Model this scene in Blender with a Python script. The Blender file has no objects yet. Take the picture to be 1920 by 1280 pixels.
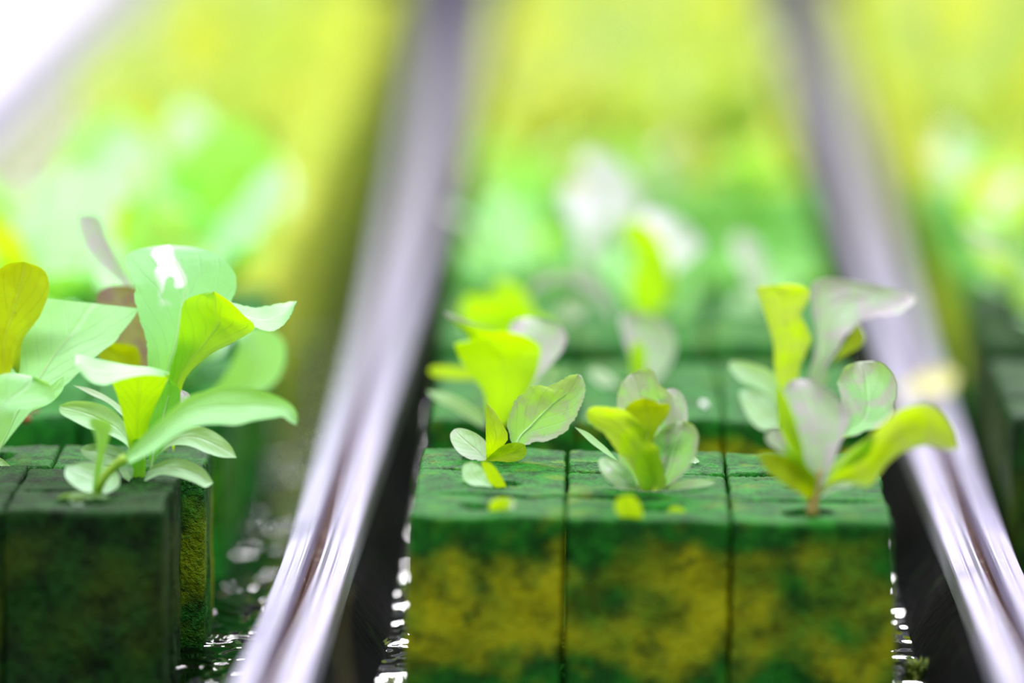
import bpy, bmesh, math, random
from mathutils import Vector, Matrix, noise
sc = bpy.context.scene
COL = sc.collection
MM = .001

# ------------------------------------------------------------------ camera
F = 13750.0                       # focal length in pixels of a 1920 wide frame
PITCH = math.atan(1724 / F)
YAW = math.atan(174 / (F / math.cos(PITCH)))
_d0 = PITCH + math.atan(335 / F)
CAM_H = 1.146 / math.cos(_d0 - PITCH) * math.sin(_d0)
fwd = Vector((-math.sin(YAW) * math.cos(PITCH), math.cos(YAW) * math.cos(PITCH), -math.sin(PITCH)))
right = fwd.cross(Vector((0, 0, 1))).normalized()
up = right.cross(fwd).normalized()
CAM = Vector((0, 0, CAM_H))
cam = bpy.data.cameras.new('camera')
co = bpy.data.objects.new('camera', cam); COL.objects.link(co)
co.matrix_world = Matrix.Translation(CAM) @ Matrix((right, up, -fwd)).transposed().to_4x4()
cam.sensor_width = 36; cam.lens = F / 1920 * 36; cam.clip_start = .02; cam.clip_end = 50
cam.dof.use_dof = True
cam.dof.focus_distance = 1.203
cam.dof.aperture_fstop = 7.5
sc.camera = co

def ray(px, py):
    return (fwd * F + right * (px - 960) + up * (640 - py)).normalized()
def at_y(px, py, Y):              # point of that line of sight at world distance Y
    d = ray(px, py); return CAM + d * (Y / d.y)
def on_z(px, py, z=0.0):
    d = ray(px, py); return CAM + d * ((z - CAM_H) / d.z)

# ------------------------------------------------------------------ helpers
def tag(o, label, cat, group=None, kind=None):
    o['label'] = label; o['category'] = cat
    if group: o['group'] = group
    if kind: o['kind'] = kind
    return o
def empty(name, loc=(0, 0, 0), rz=0):
    o = bpy.data.objects.new(name, None); COL.objects.link(o)
    o.location = loc; o.rotation_euler.z = rz; o.empty_display_size = .005
    return o
def mesh_obj(name, me, mat, parent=None):
    o = bpy.data.objects.new(name, me); COL.objects.link(o)
    if mat and not me.materials: me.materials.append(mat)
    if parent: o.parent = parent
    return o
def bm_obj(name, bm, mat, parent=None, smooth=True):
    me = bpy.data.meshes.new(name)
    bmesh.ops.recalc_face_normals(bm, faces=bm.faces)
    bm.to_mesh(me); bm.free()
    if smooth:
        for p in me.polygons: p.use_smooth = True
    return mesh_obj(name, me, mat, parent)
def copy_tree(o, parent=None):
    c = o.copy(); COL.objects.link(c)
    if parent: c.parent = parent
    for ch in [x for x in KIDS.get(o.name, [])]: copy_tree(ch, c)
    return c
KIDS = {}

# ------------------------------------------------------------------ materials
def nt_new(name):
    m = bpy.data.materials.new(name); m.use_nodes = True
    nt = m.node_tree; nt.nodes.clear()
    return m, nt
def N(nt, t, **kw):
    n = nt.nodes.new(t)
    for k, v in kw.items(): setattr(n, k, v)
    return n
def L(nt, a, b): nt.links.new(a, b)
def math_n(nt, op, a, b=None, c=None, clamp=False):
    n = N(nt, 'ShaderNodeMath', operation=op, use_clamp=clamp)
    for i, v in enumerate((a, b, c)):
        if v is None: continue
        if isinstance(v, (int, float)): n.inputs[i].default_value = v
        else: L(nt, v, n.inputs[i])
    return n.outputs[0]
def mixc(nt, f, a, b):
    n = N(nt, 'ShaderNodeMix', data_type='RGBA')
    if isinstance(f, (int, float)): n.inputs[0].default_value = f
    else: L(nt, f, n.inputs[0])
    for i, v in ((6, a), (7, b)):
        if isinstance(v, tuple): n.inputs[i].default_value = (*v[:3], 1)
        else: L(nt, v, n.inputs[i])
    return n.outputs[2]
def ss(nt, v, a, b):
    n = N(nt, 'ShaderNodeMapRange', interpolation_type='SMOOTHSTEP')
    L(nt, v, n.inputs[0]); n.inputs[1].default_value = a; n.inputs[2].default_value = b
    return n.outputs[0]
def noise_n(nt, vec, scale, detail=3, rough=.55):
    n = N(nt, 'ShaderNodeTexNoise'); n.inputs['Scale'].default_value = scale
    n.inputs['Detail'].default_value = detail; n.inputs['Roughness'].default_value = rough
    if vec is not None: L(nt, vec, n.inputs['Vector'])
    return n.outputs[0]

def leaf_mat(name, refl, trans, tint=(.28, .08, .12), tint_amt=0.0, tw=.5, rough=.42, spec=.5, patch=False, base_tint=None):
    m, nt = nt_new(name)
    out = N(nt, 'ShaderNodeOutputMaterial')
    uv = N(nt, 'ShaderNodeUVMap'); sep = N(nt, 'ShaderNodeSeparateXYZ'); L(nt, uv.outputs[0], sep.inputs[0])
    u, v = sep.outputs[0], sep.outputs[1]
    tc = N(nt, 'ShaderNodeTexCoord')
    c = math_n(nt, 'ABSOLUTE', math_n(nt, 'SUBTRACT', u, .5))         # 0 at midrib, .5 at the margin
    n1 = noise_n(nt, tc.outputs['Object'], 260, 4)
    n2 = noise_n(nt, tc.outputs['Object'], 900, 3)
    mid = math_n(nt, 'SUBTRACT', 1, ss(nt, c, .012, .055))
    vv = math_n(nt, 'FRACT', math_n(nt, 'ADD', math_n(nt, 'MULTIPLY', math_n(nt, 'SUBTRACT', v, math_n(nt, 'MULTIPLY', c, .75)), 7.0), math_n(nt, 'MULTIPLY', n1, .5)))
    ve = math_n(nt, 'ABSOLUTE', math_n(nt, 'SUBTRACT', vv, .5))
    vein = math_n(nt, 'MULTIPLY', math_n(nt, 'SUBTRACT', 1, ss(nt, ve, .02, .09)), .5)
    vein = math_n(nt, 'MAXIMUM', vein, mid)
    r = mixc(nt, math_n(nt, 'MULTIPLY', vein, .6), refl, tuple(min(1, x * 1.25 + .08) for x in refl))
    r = mixc(nt, math_n(nt, 'MULTIPLY', ss(nt, n1, .35, .65), .16), r, tuple(x * .62 for x in refl))
    t = mixc(nt, math_n(nt, 'MULTIPLY', vein, .35), trans, tuple(x * .75 for x in trans))
    if tint_amt > 0:
        e = math_n(nt, 'MAXIMUM', ss(nt, c, .3, .52), ss(nt, v, .72, 1.0))
        f = math_n(nt, 'MULTIPLY', math_n(nt, 'ADD', math_n(nt, 'MULTIPLY', e, .65), ss(nt, n1, .42, .62), clamp=True), tint_amt, clamp=True)
        r = mixc(nt, f, r, tint)
        t = mixc(nt, math_n(nt, 'MULTIPLY', f, .5), t, tuple(a * .5 for a in tint))
        sp = math_n(nt, 'MULTIPLY', ss(nt, n2, .66, .72), tint_amt)
        t = mixc(nt, sp, t, (.12, .12, .01))
    if base_tint:
        f = math_n(nt, 'SUBTRACT', 1, ss(nt, v, .0, .45))
        r = mixc(nt, f, r, base_tint); t = mixc(nt, f, t, base_tint)
    if patch:                                                        # white patch beside the midrib, broken up by noise
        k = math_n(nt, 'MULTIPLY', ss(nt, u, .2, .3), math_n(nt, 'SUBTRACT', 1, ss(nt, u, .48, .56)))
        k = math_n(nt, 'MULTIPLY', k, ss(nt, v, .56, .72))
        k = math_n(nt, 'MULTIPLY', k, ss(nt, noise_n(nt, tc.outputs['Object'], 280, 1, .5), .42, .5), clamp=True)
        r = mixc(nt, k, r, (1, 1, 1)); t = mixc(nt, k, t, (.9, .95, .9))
    hgt = math_n(nt, 'ADD', math_n(nt, 'MULTIPLY', n1, .5), math_n(nt, 'MULTIPLY', vein, -.5))
    hgt = math_n(nt, 'ADD', hgt, math_n(nt, 'MULTIPLY', n2, .22))
    bp = N(nt, 'ShaderNodeBump'); bp.inputs['Strength'].default_value = .55; bp.inputs['Distance'].default_value = .0005
    L(nt, hgt, bp.inputs['Height'])
    p = N(nt, 'ShaderNodeBsdfPrincipled'); L(nt, r, p.inputs['Base Color'])
    p.inputs['Roughness'].default_value = rough; p.inputs['Specular IOR Level'].default_value = spec
    L(nt, bp.outputs[0], p.inputs['Normal'])
    tr = N(nt, 'ShaderNodeBsdfTranslucent'); L(nt, t, tr.inputs['Color']); L(nt, bp.outputs[0], tr.inputs['Normal'])
    mx = N(nt, 'ShaderNodeMixShader'); mx.inputs[0].default_value = tw
    L(nt, p.outputs[0], mx.inputs[1]); L(nt, tr.outputs[0], mx.inputs[2]); L(nt, mx.outputs[0], out.inputs[0])
    return m

G_T = (.52, .92, .0)
M_mint = leaf_mat('leaf_mint', (.46, .95, .42), (.4, .9, .05), tw=.36)
M_patch = leaf_mat('leaf_white_patch', (.36, .86, .36), (.36, .88, .03), tw=.4, patch=True)
M_lime = leaf_mat('leaf_lime', (.3, .6, .06), (.56, .95, .0), tw=.6)
M_olive = leaf_mat('leaf_olive', (.28, .42, .03), (.5, .66, .0), tint=(.3, .32, .01), tint_amt=.4, tw=.6)
M_red = leaf_mat('leaf_red_flush', (.36, .74, .30), (.5, .88, .05), tint=(.60, .50, .54), tint_amt=.7, tw=.45)
M_redlime = leaf_mat('leaf_lime_red_edge', (.4, .6, .1), (.62, .93, .0), tint=(.62, .35, .4), tint_amt=.3, tw=.6)
M_pink = leaf_mat('leaf_pink', (.5, .68, .46), (.5, .75, .25), tint=(.68, .60, .68), tint_amt=.95, tw=.3)
M_lilac = leaf_mat('leaf_lilac', (.62, .74, .6), (.5, .7, .3), tint=(.84, .78, .92), tint_amt=1.0, tw=.2)
M_purple = leaf_mat('leaf_purple', (.3, .3, .14), (.36, .34, .03), tint=(.3, .16, .2), tint_amt=.85, tw=.4)
M_cot = leaf_mat('cotyledon_pale', (.62, .97, .64), (.5, .85, .1), tw=.3, rough=.5)
M_cotpink = leaf_mat('cotyledon_pink_edge', (.76, .97, .78), (.5, .85, .2), tint=(.9, .7, .78), tint_amt=.35, tw=.3, rough=.5)
M_cotlime = leaf_mat('cotyledon_lime', (.5, .75, .05), (.62, .92, .0), tint=(.5, .4, .03), tint_amt=.25, tw=.55)
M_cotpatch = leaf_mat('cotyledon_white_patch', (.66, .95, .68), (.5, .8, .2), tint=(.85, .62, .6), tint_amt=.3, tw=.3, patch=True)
M_stem = leaf_mat('stem_green', (.45, .7, .1), (.6, .85, .03), tw=.4)
M_stemred = leaf_mat('stem_reddish', (.62, .5, .18), (.7, .5, .12), tw=.35)
M_far = leaf_mat('leaf_far', (.46, .64, .17), (.52, .66, .07), tw=.5)
M_fary = leaf_mat('leaf_far_yellow', (.56, .66, .14), (.64, .70, .05), tw=.5)
M_green = leaf_mat('leaf_green', (.14, .5, .06), (.25, .75, .02), tw=.4)
M_rib = leaf_mat('midrib_pale', (.75, .97, .6), (.7, .95, .3), tw=.4)
M_yel = leaf_mat('leaf_yellowed', (.7, .68, .25), (.6, .6, .1), tw=.3)

def sponge_mat(name, dark, midc, yel, yamt, dry=0.0):
    m, nt = nt_new(name)
    out = N(nt, 'ShaderNodeOutputMaterial')
    tc = N(nt, 'ShaderNodeTexCoord'); oi = N(nt, 'ShaderNodeObjectInfo')
    vm = N(nt, 'ShaderNodeVectorMath', operation='MULTIPLY_ADD')
    cb = N(nt, 'ShaderNodeCombineXYZ')
    for i in range(3): L(nt, oi.outputs['Random'], cb.inputs[i])
    L(nt, cb.outputs[0], vm.inputs[0]); vm.inputs[1].default_value = (.7, .3, .5); L(nt, tc.outputs['Object'], vm.inputs[2])
    P = vm.outputs[0]
    big = noise_n(nt, P, 75, 3, .5); med = noise_n(nt, P, 240, 4, .6); fin = noise_n(nt, P, 1500, 3, .75)
    sep = N(nt, 'ShaderNodeSeparateXYZ'); L(nt, tc.outputs['Object'], sep.inputs[0])
    z = math_n(nt, 'MULTIPLY_ADD', math_n(nt, 'SUBTRACT', big, .5), .022, sep.outputs[2])
    c = mixc(nt, ss(nt, med, .35, .66), dark, midc)
    yb = math_n(nt, 'MULTIPLY', math_n(nt, 'SUBTRACT', 1, ss(nt, z, -.0095, -.004)), ss(nt, z, -.026, -.0195))
    yb = math_n(nt, 'MULTIPLY', yb, ss(nt, med, .2, .55))
    yb = math_n(nt, 'MULTIPLY', yb, ss(nt, noise_n(nt, P, 48, 2), .34, .58))
    yb = math_n(nt, 'MULTIPLY', yb, yamt)
    if dry: yb = math_n(nt, 'MAXIMUM', yb, math_n(nt, 'MULTIPLY', math_n(nt, 'MULTIPLY', ss(nt, big, .3, .55), ss(nt, z, -.02, -.013)), dry))
    c = mixc(nt, yb, c, yel)
    ol = math_n(nt, 'MULTIPLY', ss(nt, noise_n(nt, P, 130, 2), .55, .7), .35)
    c = mixc(nt, ol, c, tuple(.5 * (a + b) for a, b in zip(midc, yel)))
    c = mixc(nt, math_n(nt, 'MULTIPLY', ss(nt, fin, .5, .68), .4), c, tuple(min(1, x * 2.2 + .02) for x in midc))
    c = mixc(nt, math_n(nt, 'MULTIPLY', math_n(nt, 'SUBTRACT', 1, ss(nt, fin, .3, .46)), .55), c, tuple(x * .25 for x in dark))
    bp = N(nt, 'ShaderNodeBump'); bp.inputs['Strength'].default_value = 1; bp.inputs['Distance'].default_value = .00045
    L(nt, math_n(nt, 'ADD', fin, math_n(nt, 'MULTIPLY', med, .2)), bp.inputs['Height'])
    p = N(nt, 'ShaderNodeBsdfPrincipled'); L(nt, c, p.inputs['Base Color'])
    p.inputs['Roughness'].default_value = .6; p.inputs['Specular IOR Level'].default_value = .14
    L(nt, bp.outputs[0], p.inputs['Normal']); L(nt, p.outputs[0], out.inputs[0])
    return m
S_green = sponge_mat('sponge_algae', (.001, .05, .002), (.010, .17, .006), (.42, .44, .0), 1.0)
S_dark = sponge_mat('sponge_dark_green', (.0008, .012, .001), (.006, .06, .003), (.045, .08, .0), .8)  # darker green variant for the nearest left and right blocks
S_edge = sponge_mat('sponge_edge_green', (.001, .035, .002), (.012, .13, .006), (.16, .24, .0), 1.0)
S_deep = sponge_mat('sponge_deep_green', (.002, .07, .006), (.012, .2, .012), (.06, .2, .0), .6)
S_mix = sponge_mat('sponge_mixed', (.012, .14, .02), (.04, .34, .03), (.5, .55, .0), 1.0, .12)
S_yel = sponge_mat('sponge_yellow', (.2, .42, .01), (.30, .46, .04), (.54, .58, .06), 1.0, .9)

def simple(name, col, rough=.5, metal=0, spec=.5, bump=None, tint=None):
    m, nt = nt_new(name)
    out = N(nt, 'ShaderNodeOutputMaterial'); p = N(nt, 'ShaderNodeBsdfPrincipled')
    p.inputs['Base Color'].default_value = (*col, 1); p.inputs['Roughness'].default_value = rough
    p.inputs['Metallic'].default_value = metal; p.inputs['Specular IOR Level'].default_value = spec
    tc = N(nt, 'ShaderNodeTexCoord')
    mp = N(nt, 'ShaderNodeMapping'); L(nt, tc.outputs['Object'], mp.inputs[0])
    if bump:
        mp.inputs['Scale'].default_value = bump[2]
        n = noise_n(nt, mp.outputs[0], bump[0], 3)
        b = N(nt, 'ShaderNodeBump'); b.inputs['Distance'].default_value = bump[1]; b.inputs['Strength'].default_value = 1
        L(nt, n, b.inputs['Height']); L(nt, b.outputs[0], p.inputs['Normal'])
    if tint:
        n = noise_n(nt, tc.outputs['Object'], tint[1], 4, .6)
        L(nt, mixc(nt, math_n(nt, 'MULTIPLY', ss(nt, n, tint[2], tint[2] + .1), tint[3]), col, tint[0]), p.inputs['Base Color'])
    L(nt, p.outputs[0], out.inputs[0])
    return m
M_alu = simple('rail_aluminium', (.40, .375, .53), .42, .35, .5, bump=(900, .00012, (1, .15, 1)), tint=((.42, .5, .2), 140, .6, .5))
M_brown = simple('groove_brown', (.13, .08, .07), .8, spec=.1, tint=((.3, .24, .2), 200, .55, .6))
M_black = simple('liner_black', (.0015, .0015, .003), .7, spec=.03, bump=(300, .0004, (1, 1, 1)), tint=((.008, .014, .006), 90, .55, .7))
M_white = simple('white_board', (.95, .94, .97), .4)
M_moss = simple('moss_tuft', (.2, .26, .03), .8, tint=((.03, .12, .01), 700, .5, 1))
M_orange = simple('seed_husk', (.5, .16, .05), .6, tint=((.25, .07, .03), 500, .5, 1))
M_strand = simple('algae_strand', (.1, .12, .03), .6, tint=((.25, .15, .04), 900, .5, 1))
def water_mat():
    m, nt = nt_new('nutrient_water')
    out = N(nt, 'ShaderNodeOutputMaterial'); p = N(nt, 'ShaderNodeBsdfPrincipled')
    p.inputs['Base Color'].default_value = (.2, .35, .25, 1); p.inputs['Roughness'].default_value = .03
    p.inputs['IOR'].default_value = 1.33; p.inputs['Transmission Weight'].default_value = 1
    tc = N(nt, 'ShaderNodeTexCoord')
    mp = N(nt, 'ShaderNodeMapping'); L(nt, tc.outputs['Object'], mp.inputs[0]); mp.inputs['Scale'].default_value = (1, .6, 1)
    n = noise_n(nt, mp.outputs[0], 110, 1, .4)
    n2 = noise_n(nt, mp.outputs[0], 400, 0, .5)
    b = N(nt, 'ShaderNodeBump'); b.inputs['Distance'].default_value = .005; b.inputs['Strength'].default_value = 1
    L(nt, math_n(nt, 'ADD', n, math_n(nt, 'MULTIPLY', n2, .2)), b.inputs['Height']); L(nt, b.outputs[0], p.inputs['Normal'])
    L(nt, p.outputs[0], out.inputs[0]); return m
M_water = water_mat()

# ------------------------------------------------------------------ geometry of the troughs
ZR = -.0155
VPX = 1134.0
YV = -1084.0
X_RAIL = [on_z(621, 1000, ZR).x]
X_RAIL.append(on_z(1830, 1000, ZR).x)
PITCHX = X_RAIL[1] - X_RAIL[0]
Z0R = .012
RAILX = [on_z(85, 100, Z0R).x, X_RAIL[0], X_RAIL[1], X_RAIL[1] + PITCHX]
Y0, Y1 = .8, 3.0
ZW = -.0295                                   # water level
ZF = -.054                                   # bed

BOW = [[(.8, -.0538), (1.088, -.0496), (1.19, -.0474), (1.3, -.0466), (1.53, -.0454), (1.86, -.0455), (2.37, -.0476), (3.0, -.051)],
       [(.8, .0672), (1.088, .0648), (1.19, .0629), (1.3, .0620), (1.53, .0617), (1.86, .0626), (2.37, .0630), (3.0, .064)]]
def bow(i, y):                      # the two middle rails are very slightly bent
    if i not in (1, 2): return 0
    K = BOW[i - 1]; n = len(K)
    for j in range(n - 1):
        if y <= K[j + 1][0] or j == n - 2:
            t = (y - K[j][0]) / (K[j + 1][0] - K[j][0])
            p0, p1, p2, p3 = K[max(0, j - 1)][1], K[j][1], K[j + 1][1], K[min(n - 1, j + 2)][1]
            return .5 * (2 * p1 + (p2 - p0) * t + (2 * p0 - 5 * p1 + 4 * p2 - p3) * t * t + (3 * p1 - p0 - 3 * p2 + p3) * t ** 3) - RAILX[i]
def prism_y(profile, y0, y1, nseg=1, rail=0):
    bm = bmesh.new(); rings = []
    for i in range(nseg + 1):
        y = y0 + (y1 - y0) * i / nseg
        rings.append([bm.verts.new((x * MM + bow(rail, y), y, z * MM)) for x, z in profile])
    k = len(profile)
    for a, b in zip(rings[:-1], rings[1:]):
        for i in range(k): bm.faces.new((a[i], a[(i + 1) % k], b[(i + 1) % k], b[i]))
    bm.faces.new(rings[0]); bm.faces.new(list(reversed(rings[-1])))
    return bm
PROF = [(x * .78, z) for x, z in [(-7.3, -5), (-7.3, -.9), (-7.0, -.5), (-5.0, 0), (-4.7, -.35), (-4.4, -.35), (-4.2, .1), (-3.0, .45), (-2.5, 1.2), (-2.1, 1.2), (-1.7, .7),
        (-1.7, -3.2), (1.3, -3.2), (1.3, .7), (1.7, 1.3), (2.2, 1.3), (2.7, .45), (4.0, .1), (4.3, -.35), (4.6, -.35), (4.9, 0),
        (7.0, -.5), (7.3, -.9), (7.3, -5), (6.7, -5), (6.7, -3.9), (-6.7, -3.9), (-6.7, -5)]]
rail_names = ['grey metal double-lipped rail at the far left, beside the white board',
              'grey metal double-lipped rail left of the centre trough, brown groove along it',
              'grey metal double-lipped rail right of the centre trough, yellowed leaf lying over it',
              'grey metal double-lipped rail on the far right side of the right trough']
for i, x in enumerate(RAILX[:3]):
    zr = Z0R if i == 0 else ZR
    e = empty('trough_rail', (x, 0, zr))
    tag(e, rail_names[i], 'rail', 'metal rails between the troughs')
    r = bm_obj('rail_profile', prism_y(PROF, Y0, Y1, 90, i), M_alu, e, smooth=False)
    bm_obj('groove_strip', prism_y([(x * .77, z) for x, z in [(-1.65, -3.15), (-1.65, -1.6), (-1.45, -1.6), (-1.4, -2.9), (1.1, -2.9), (1.2, -1.9), (1.28, -1.9), (1.28, -3.15)]], Y0 + .001, Y1 - .001, 90, i), M_brown, e, smooth=False)
    # black film covered divider under the rail
    zb = -3.95 - (64 if i == 0 else 33); bl, br = (-4.9, 4.9) if i == 0 else ((-5.5, 13.4) if i == 1 else (-13.5, 5.5))
    bm = prism_y([(-4.9, -3.95), (4.9, -3.95), (4.9 + (br - 4.9) * .25, -6.5), (4.9 + (br - 4.9) * .6, -11), (br, -17), (br, zb), (bl, zb), (bl, -17), (-4.9 + (bl + 4.9) * .6, -11), (-4.9 + (bl + 4.9) * .25, -6.5)], Y0, Y1, 90, i)
    for v in bm.verts:
        if v.co.z < -.006: v.co.x += .0009 * noise.noise(Vector((v.co.z * 60, v.co.y * 60, i)))
    d = bm_obj('trough_divider', bm, M_white if i == 0 else M_black, None, smooth=False); d.location = (x, 0, zr - .0001)
    tag(d, ['white side wall below the rail at the far left', 'black film covered divider wall below the rail left of the centre trough', 'black film covered divider wall below the rail right of the centre trough'][i], 'divider')
bm = bmesh.new()
bmesh.ops.create_cube(bm, size=1, matrix=Matrix.Translation((0, 1.9, ZF - .003)) @ Matrix.Diagonal((.6, 2.4, .004, 1)))
fl = bm_obj('floor', bm, M_black, smooth=False); fl['kind'] = 'structure'
def water(x0, x1, lab):
    bm = bmesh.new()
    vs = [bm.verts.new(p) for p in ((x0, Y0, ZW), (x1, Y0, ZW), (x1, Y1, ZW), (x0, Y1, ZW))]
    bm.faces.new(vs)
    o = bm_obj('nutrient_water', bm, M_water, smooth=False)
    tag(o, lab, 'water', kind='stuff')
water(RAILX[0] + .005, RAILX[1] - .005, 'rippled dark water with glints in the left trough')
water(RAILX[1] + .005, RAILX[2] - .005, 'rippled dark water around the sponges of the centre trough')
water(RAILX[2] + .005, RAILX[3], 'rippled dark water with glints right of the right rail')
bm = bmesh.new()
bmesh.ops.create_cube(bm, size=1, matrix=Matrix.Translation((RAILX[0] - .0062 - .15, 1.9, Z0R - .0005)) @ Matrix.Diagonal((.3, 2.2, .008, 1)))
bmesh.ops.bevel(bm, geom=[e for e in bm.edges], offset=.002, segments=3, affect='EDGES')
wb = bm_obj('side_board', bm, M_white)
tag(wb, 'plain white board beyond the far left rail', 'board')

# ------------------------------------------------------------------ sponge cubes
def cube_mesh(w, d, h, seed, n, hole=True, amp=.00028, sl=0., sr=0.):
    bm = bmesh.new()
    bmesh.ops.create_cube(bm, size=1)
    bmesh.ops.subdivide_edges(bm, edges=bm.edges[:], cuts=n, use_grid_fill=True)
    r = .0007; off = Vector((seed * 1.37, seed * .71, seed * 2.3))
    rx, ry = .0042 + .001 * ((seed * 7) % 3) / 3, .0034
    hx, hy = .001 * math.sin(seed * 3.1), .001 * math.cos(seed * 2.3)
    for v in bm.verts:
        p = Vector((v.co.x * w, v.co.y * d, (v.co.z - .5) * h))
        q = Vector((max(-w / 2 + r, min(w / 2 - r, p.x)), max(-d / 2 + r, min(d / 2 - r, p.y)), max(-h + r, min(-r, p.z))))
        e = p - q
        if e.length > r: p = q + e.normalized() * r
        nd = e.normalized() if e.length > 0 else Vector()
        P = p + off * .05
        k = (noise.noise(P * 140) * 1.3 + noise.noise(P * 900) * .2 + noise.noise(P * 2500) * .8) * amp
        p += nd * k
        if hole and p.z > -.003:
            f = ((p.x - hx) / rx) ** 2 + ((p.y - hy) / ry) ** 2
            f += noise.noise(P * 400) * .5
            if f < 1: p.z -= .006 * min(1, (1 - f) * 2.2)
            p.z += .0006 * noise.noise(P * 90)
        t = -p.z / h
        p.x += t * (sl * (.5 - p.x / w) + sr * (.5 + p.x / w))
        v.co = p
    me = bpy.data.meshes.new('sponge_cube'); bm.to_mesh(me); bm.free()
    for f in me.polygons: f.use_smooth = True
    return me
H = .034
random.seed(5)
CH_L = (on_z(768, 975).x, on_z(1675, 975).x)          # centre trough slab edges
CX = (CH_L[0] + CH_L[1]) / 2; SW = CH_L[1] - CH_L[0]
LE = on_z(302, 965).x                                  # right edge of the left blocks
RE = on_z(1990, 975).x                                 # left edge of the right blocks
ordinal = ['front', 'second', 'third', 'fourth', 'fifth', 'sixth', 'seventh', 'eighth', 'ninth', 'tenth', 'eleventh', 'twelfth']
slab_pitch = .105
def slab_y(k): return 1.146 + slab_pitch * k
# --- front slabs, fine detail
cols_px = [768, 1060, 1372, 1676]
cx = [on_z(p, 975 + (p - 768) * .0).x for p in cols_px]
tilt = -.0011 / SW
def tz(x): return -(x - CX) * .0152                     # the whole slab floats a little low on its right
s0 = empty('sponge_block', (CX, slab_y(0), 0)); s0.rotation_euler.y = math.atan(.0152)
tag(s0, 'algae-covered green sponge block, nearest of the centre trough, its yellow front face in view', 'sponge block', 'sponge blocks in the centre trough')
rows_y = [0, .0262, .0532, .0808]
rows_y = [on_z(1000, p).y - slab_y(0) for p in (975, 932, 886, 843)]
for r in range(3):
    for c in range(3):
        w = cx[c + 1] - cx[c] - .0004; d = rows_y[r + 1] - rows_y[r] - .0008
        sl, sr = (-.0009, -.0004) if c == 0 else ((.0003, -.0001) if c == 1 else (.0001, .0013))
        me = cube_mesh(w, d, H, 10 + r * 3 + c, 64 if r < 3 else 40, True, .00026, sl, sr)
        o = mesh_obj('sponge_cube', me, S_green, s0)
        o.location = ((cx[c] + cx[c + 1]) / 2 - CX, (rows_y[r] + rows_y[r + 1]) / 2, 0)
sL = empty('sponge_block', (LE - .0375, slab_y(0) + .004, .0003))
tag(sL, 'dark green sponge block, nearest of the left trough, its right end row stepped outwards', 'sponge block', 'sponge blocks in the left trough')
rl = [on_z(100, p).y for p in (962, 925, 880, 836)]
for r in range(3):
    for c in (1, 2):
        w = .02485; d = rl[r + 1] - rl[r] - (.0018 if r == 1 else .0006)
        me = cube_mesh(w, d, H, 40 + r * 3 + c, 56, True, .0003, 0, 0)
        o = mesh_obj('sponge_cube', me, S_dark if r < 2 else S_edge, sL)
        ox = [0, .0003, .0040][r]
        o.location = (.0375 - w / 2 - (2 - c) * .0252 + ox, (rl[r] + rl[r + 1]) / 2 - (slab_y(0) + .004), 0)
# --- farther slabs: one mesh of nine cubes each, score lines cut in
def slab_mesh(seed, n=14, cols=3):
    bm = bmesh.new()
    for r in range(3):
        for c in range(cols):
            me = cube_mesh(.0249, .0262, H, seed + r * 3 + c, n, True, .0004)
            me.transform(Matrix.Translation(((c - (cols - 1) / 2) * .0253, .0134 + r * .0267, 0)))
            bm.from_mesh(me); bpy.data.meshes.remove(me)
    me = bpy.data.meshes.new('sponge_block'); bm.to_mesh(me); bm.free()
    for f in me.polygons: f.use_smooth = True
    return me
fine = slab_mesh(70, 30)
coarse = {}
def get_slab(mat, cols=3):
    q = (mat.name, cols)
    if q not in coarse:
        me = slab_mesh(90, 14, cols); me.materials.append(mat); coarse[q] = me
    return coarse[q]
NS = 11
for k in range(1, NS):
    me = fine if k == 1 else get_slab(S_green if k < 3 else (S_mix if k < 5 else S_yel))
    o = mesh_obj('sponge_block', me, S_green, None); o.location = (CX + .0006 * math.sin(k * 2.1), slab_y(k), -.0004)
    tag(o, '%s sponge block, %s from the camera in the centre trough' % ('green algae' if k < 5 else 'yellow', ordinal[k]), 'sponge block', 'sponge blocks in the centre trough')
for k in range(1, NS):
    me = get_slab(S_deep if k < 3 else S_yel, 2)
    o = mesh_obj('sponge_block', me, None, None); o.location = (LE - .0212 + .0008 * math.sin(k * 3.3), slab_y(k) + .004, 0)
    tag(o, '%s sponge block, %s from the camera in the left trough' % ('green algae' if k < 5 else 'yellow', ordinal[k]), 'sponge block', 'sponge blocks in the left trough')
for k in range(1, NS):
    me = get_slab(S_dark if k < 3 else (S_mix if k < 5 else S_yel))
    o = mesh_obj('sponge_block', me, None, None); o.location = (RE + .0375 + .0008 * math.sin(k * 4.3), slab_y(k) + .002, 0)
    tag(o, '%s sponge block, %s from the camera in the right trough' % ('green algae' if k < 5 else 'yellow', ordinal[k]), 'sponge block', 'sponge blocks in the right trough')

# ------------------------------------------------------------------ leaf builders
def resample(pts, n, smooth=True):
    P = [Vector(p) for p in pts]
    if smooth and len(P) > 2:
        Q = []
        for i in range(len(P) - 1):
            p0 = P[max(i - 1, 0)]; p1 = P[i]; p2 = P[i + 1]; p3 = P[min(i + 2, len(P) - 1)]
            for s in range(8):
                t = s / 8
                Q.append(.5 * ((2 * p1) + (-p0 + p2) * t + (2 * p0 - 5 * p1 + 4 * p2 - p3) * t * t + (-p0 + 3 * p1 - 3 * p2 + p3) * t ** 3))
        Q.append(P[-1]); P = Q
    Ls = [0]
    for a, b in zip(P[:-1], P[1:]): Ls.append(Ls[-1] + (b - a).length)
    out = []; j = 0
    for i in range(n):
        t = Ls[-1] * i / (n - 1)
        while j < len(Ls) - 2 and Ls[j + 1] < t: j += 1
        f = (t - Ls[j]) / max(1e-9, Ls[j + 1] - Ls[j])
        out.append(P[j].lerp(P[j + 1], min(1, f)))
    return out
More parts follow.
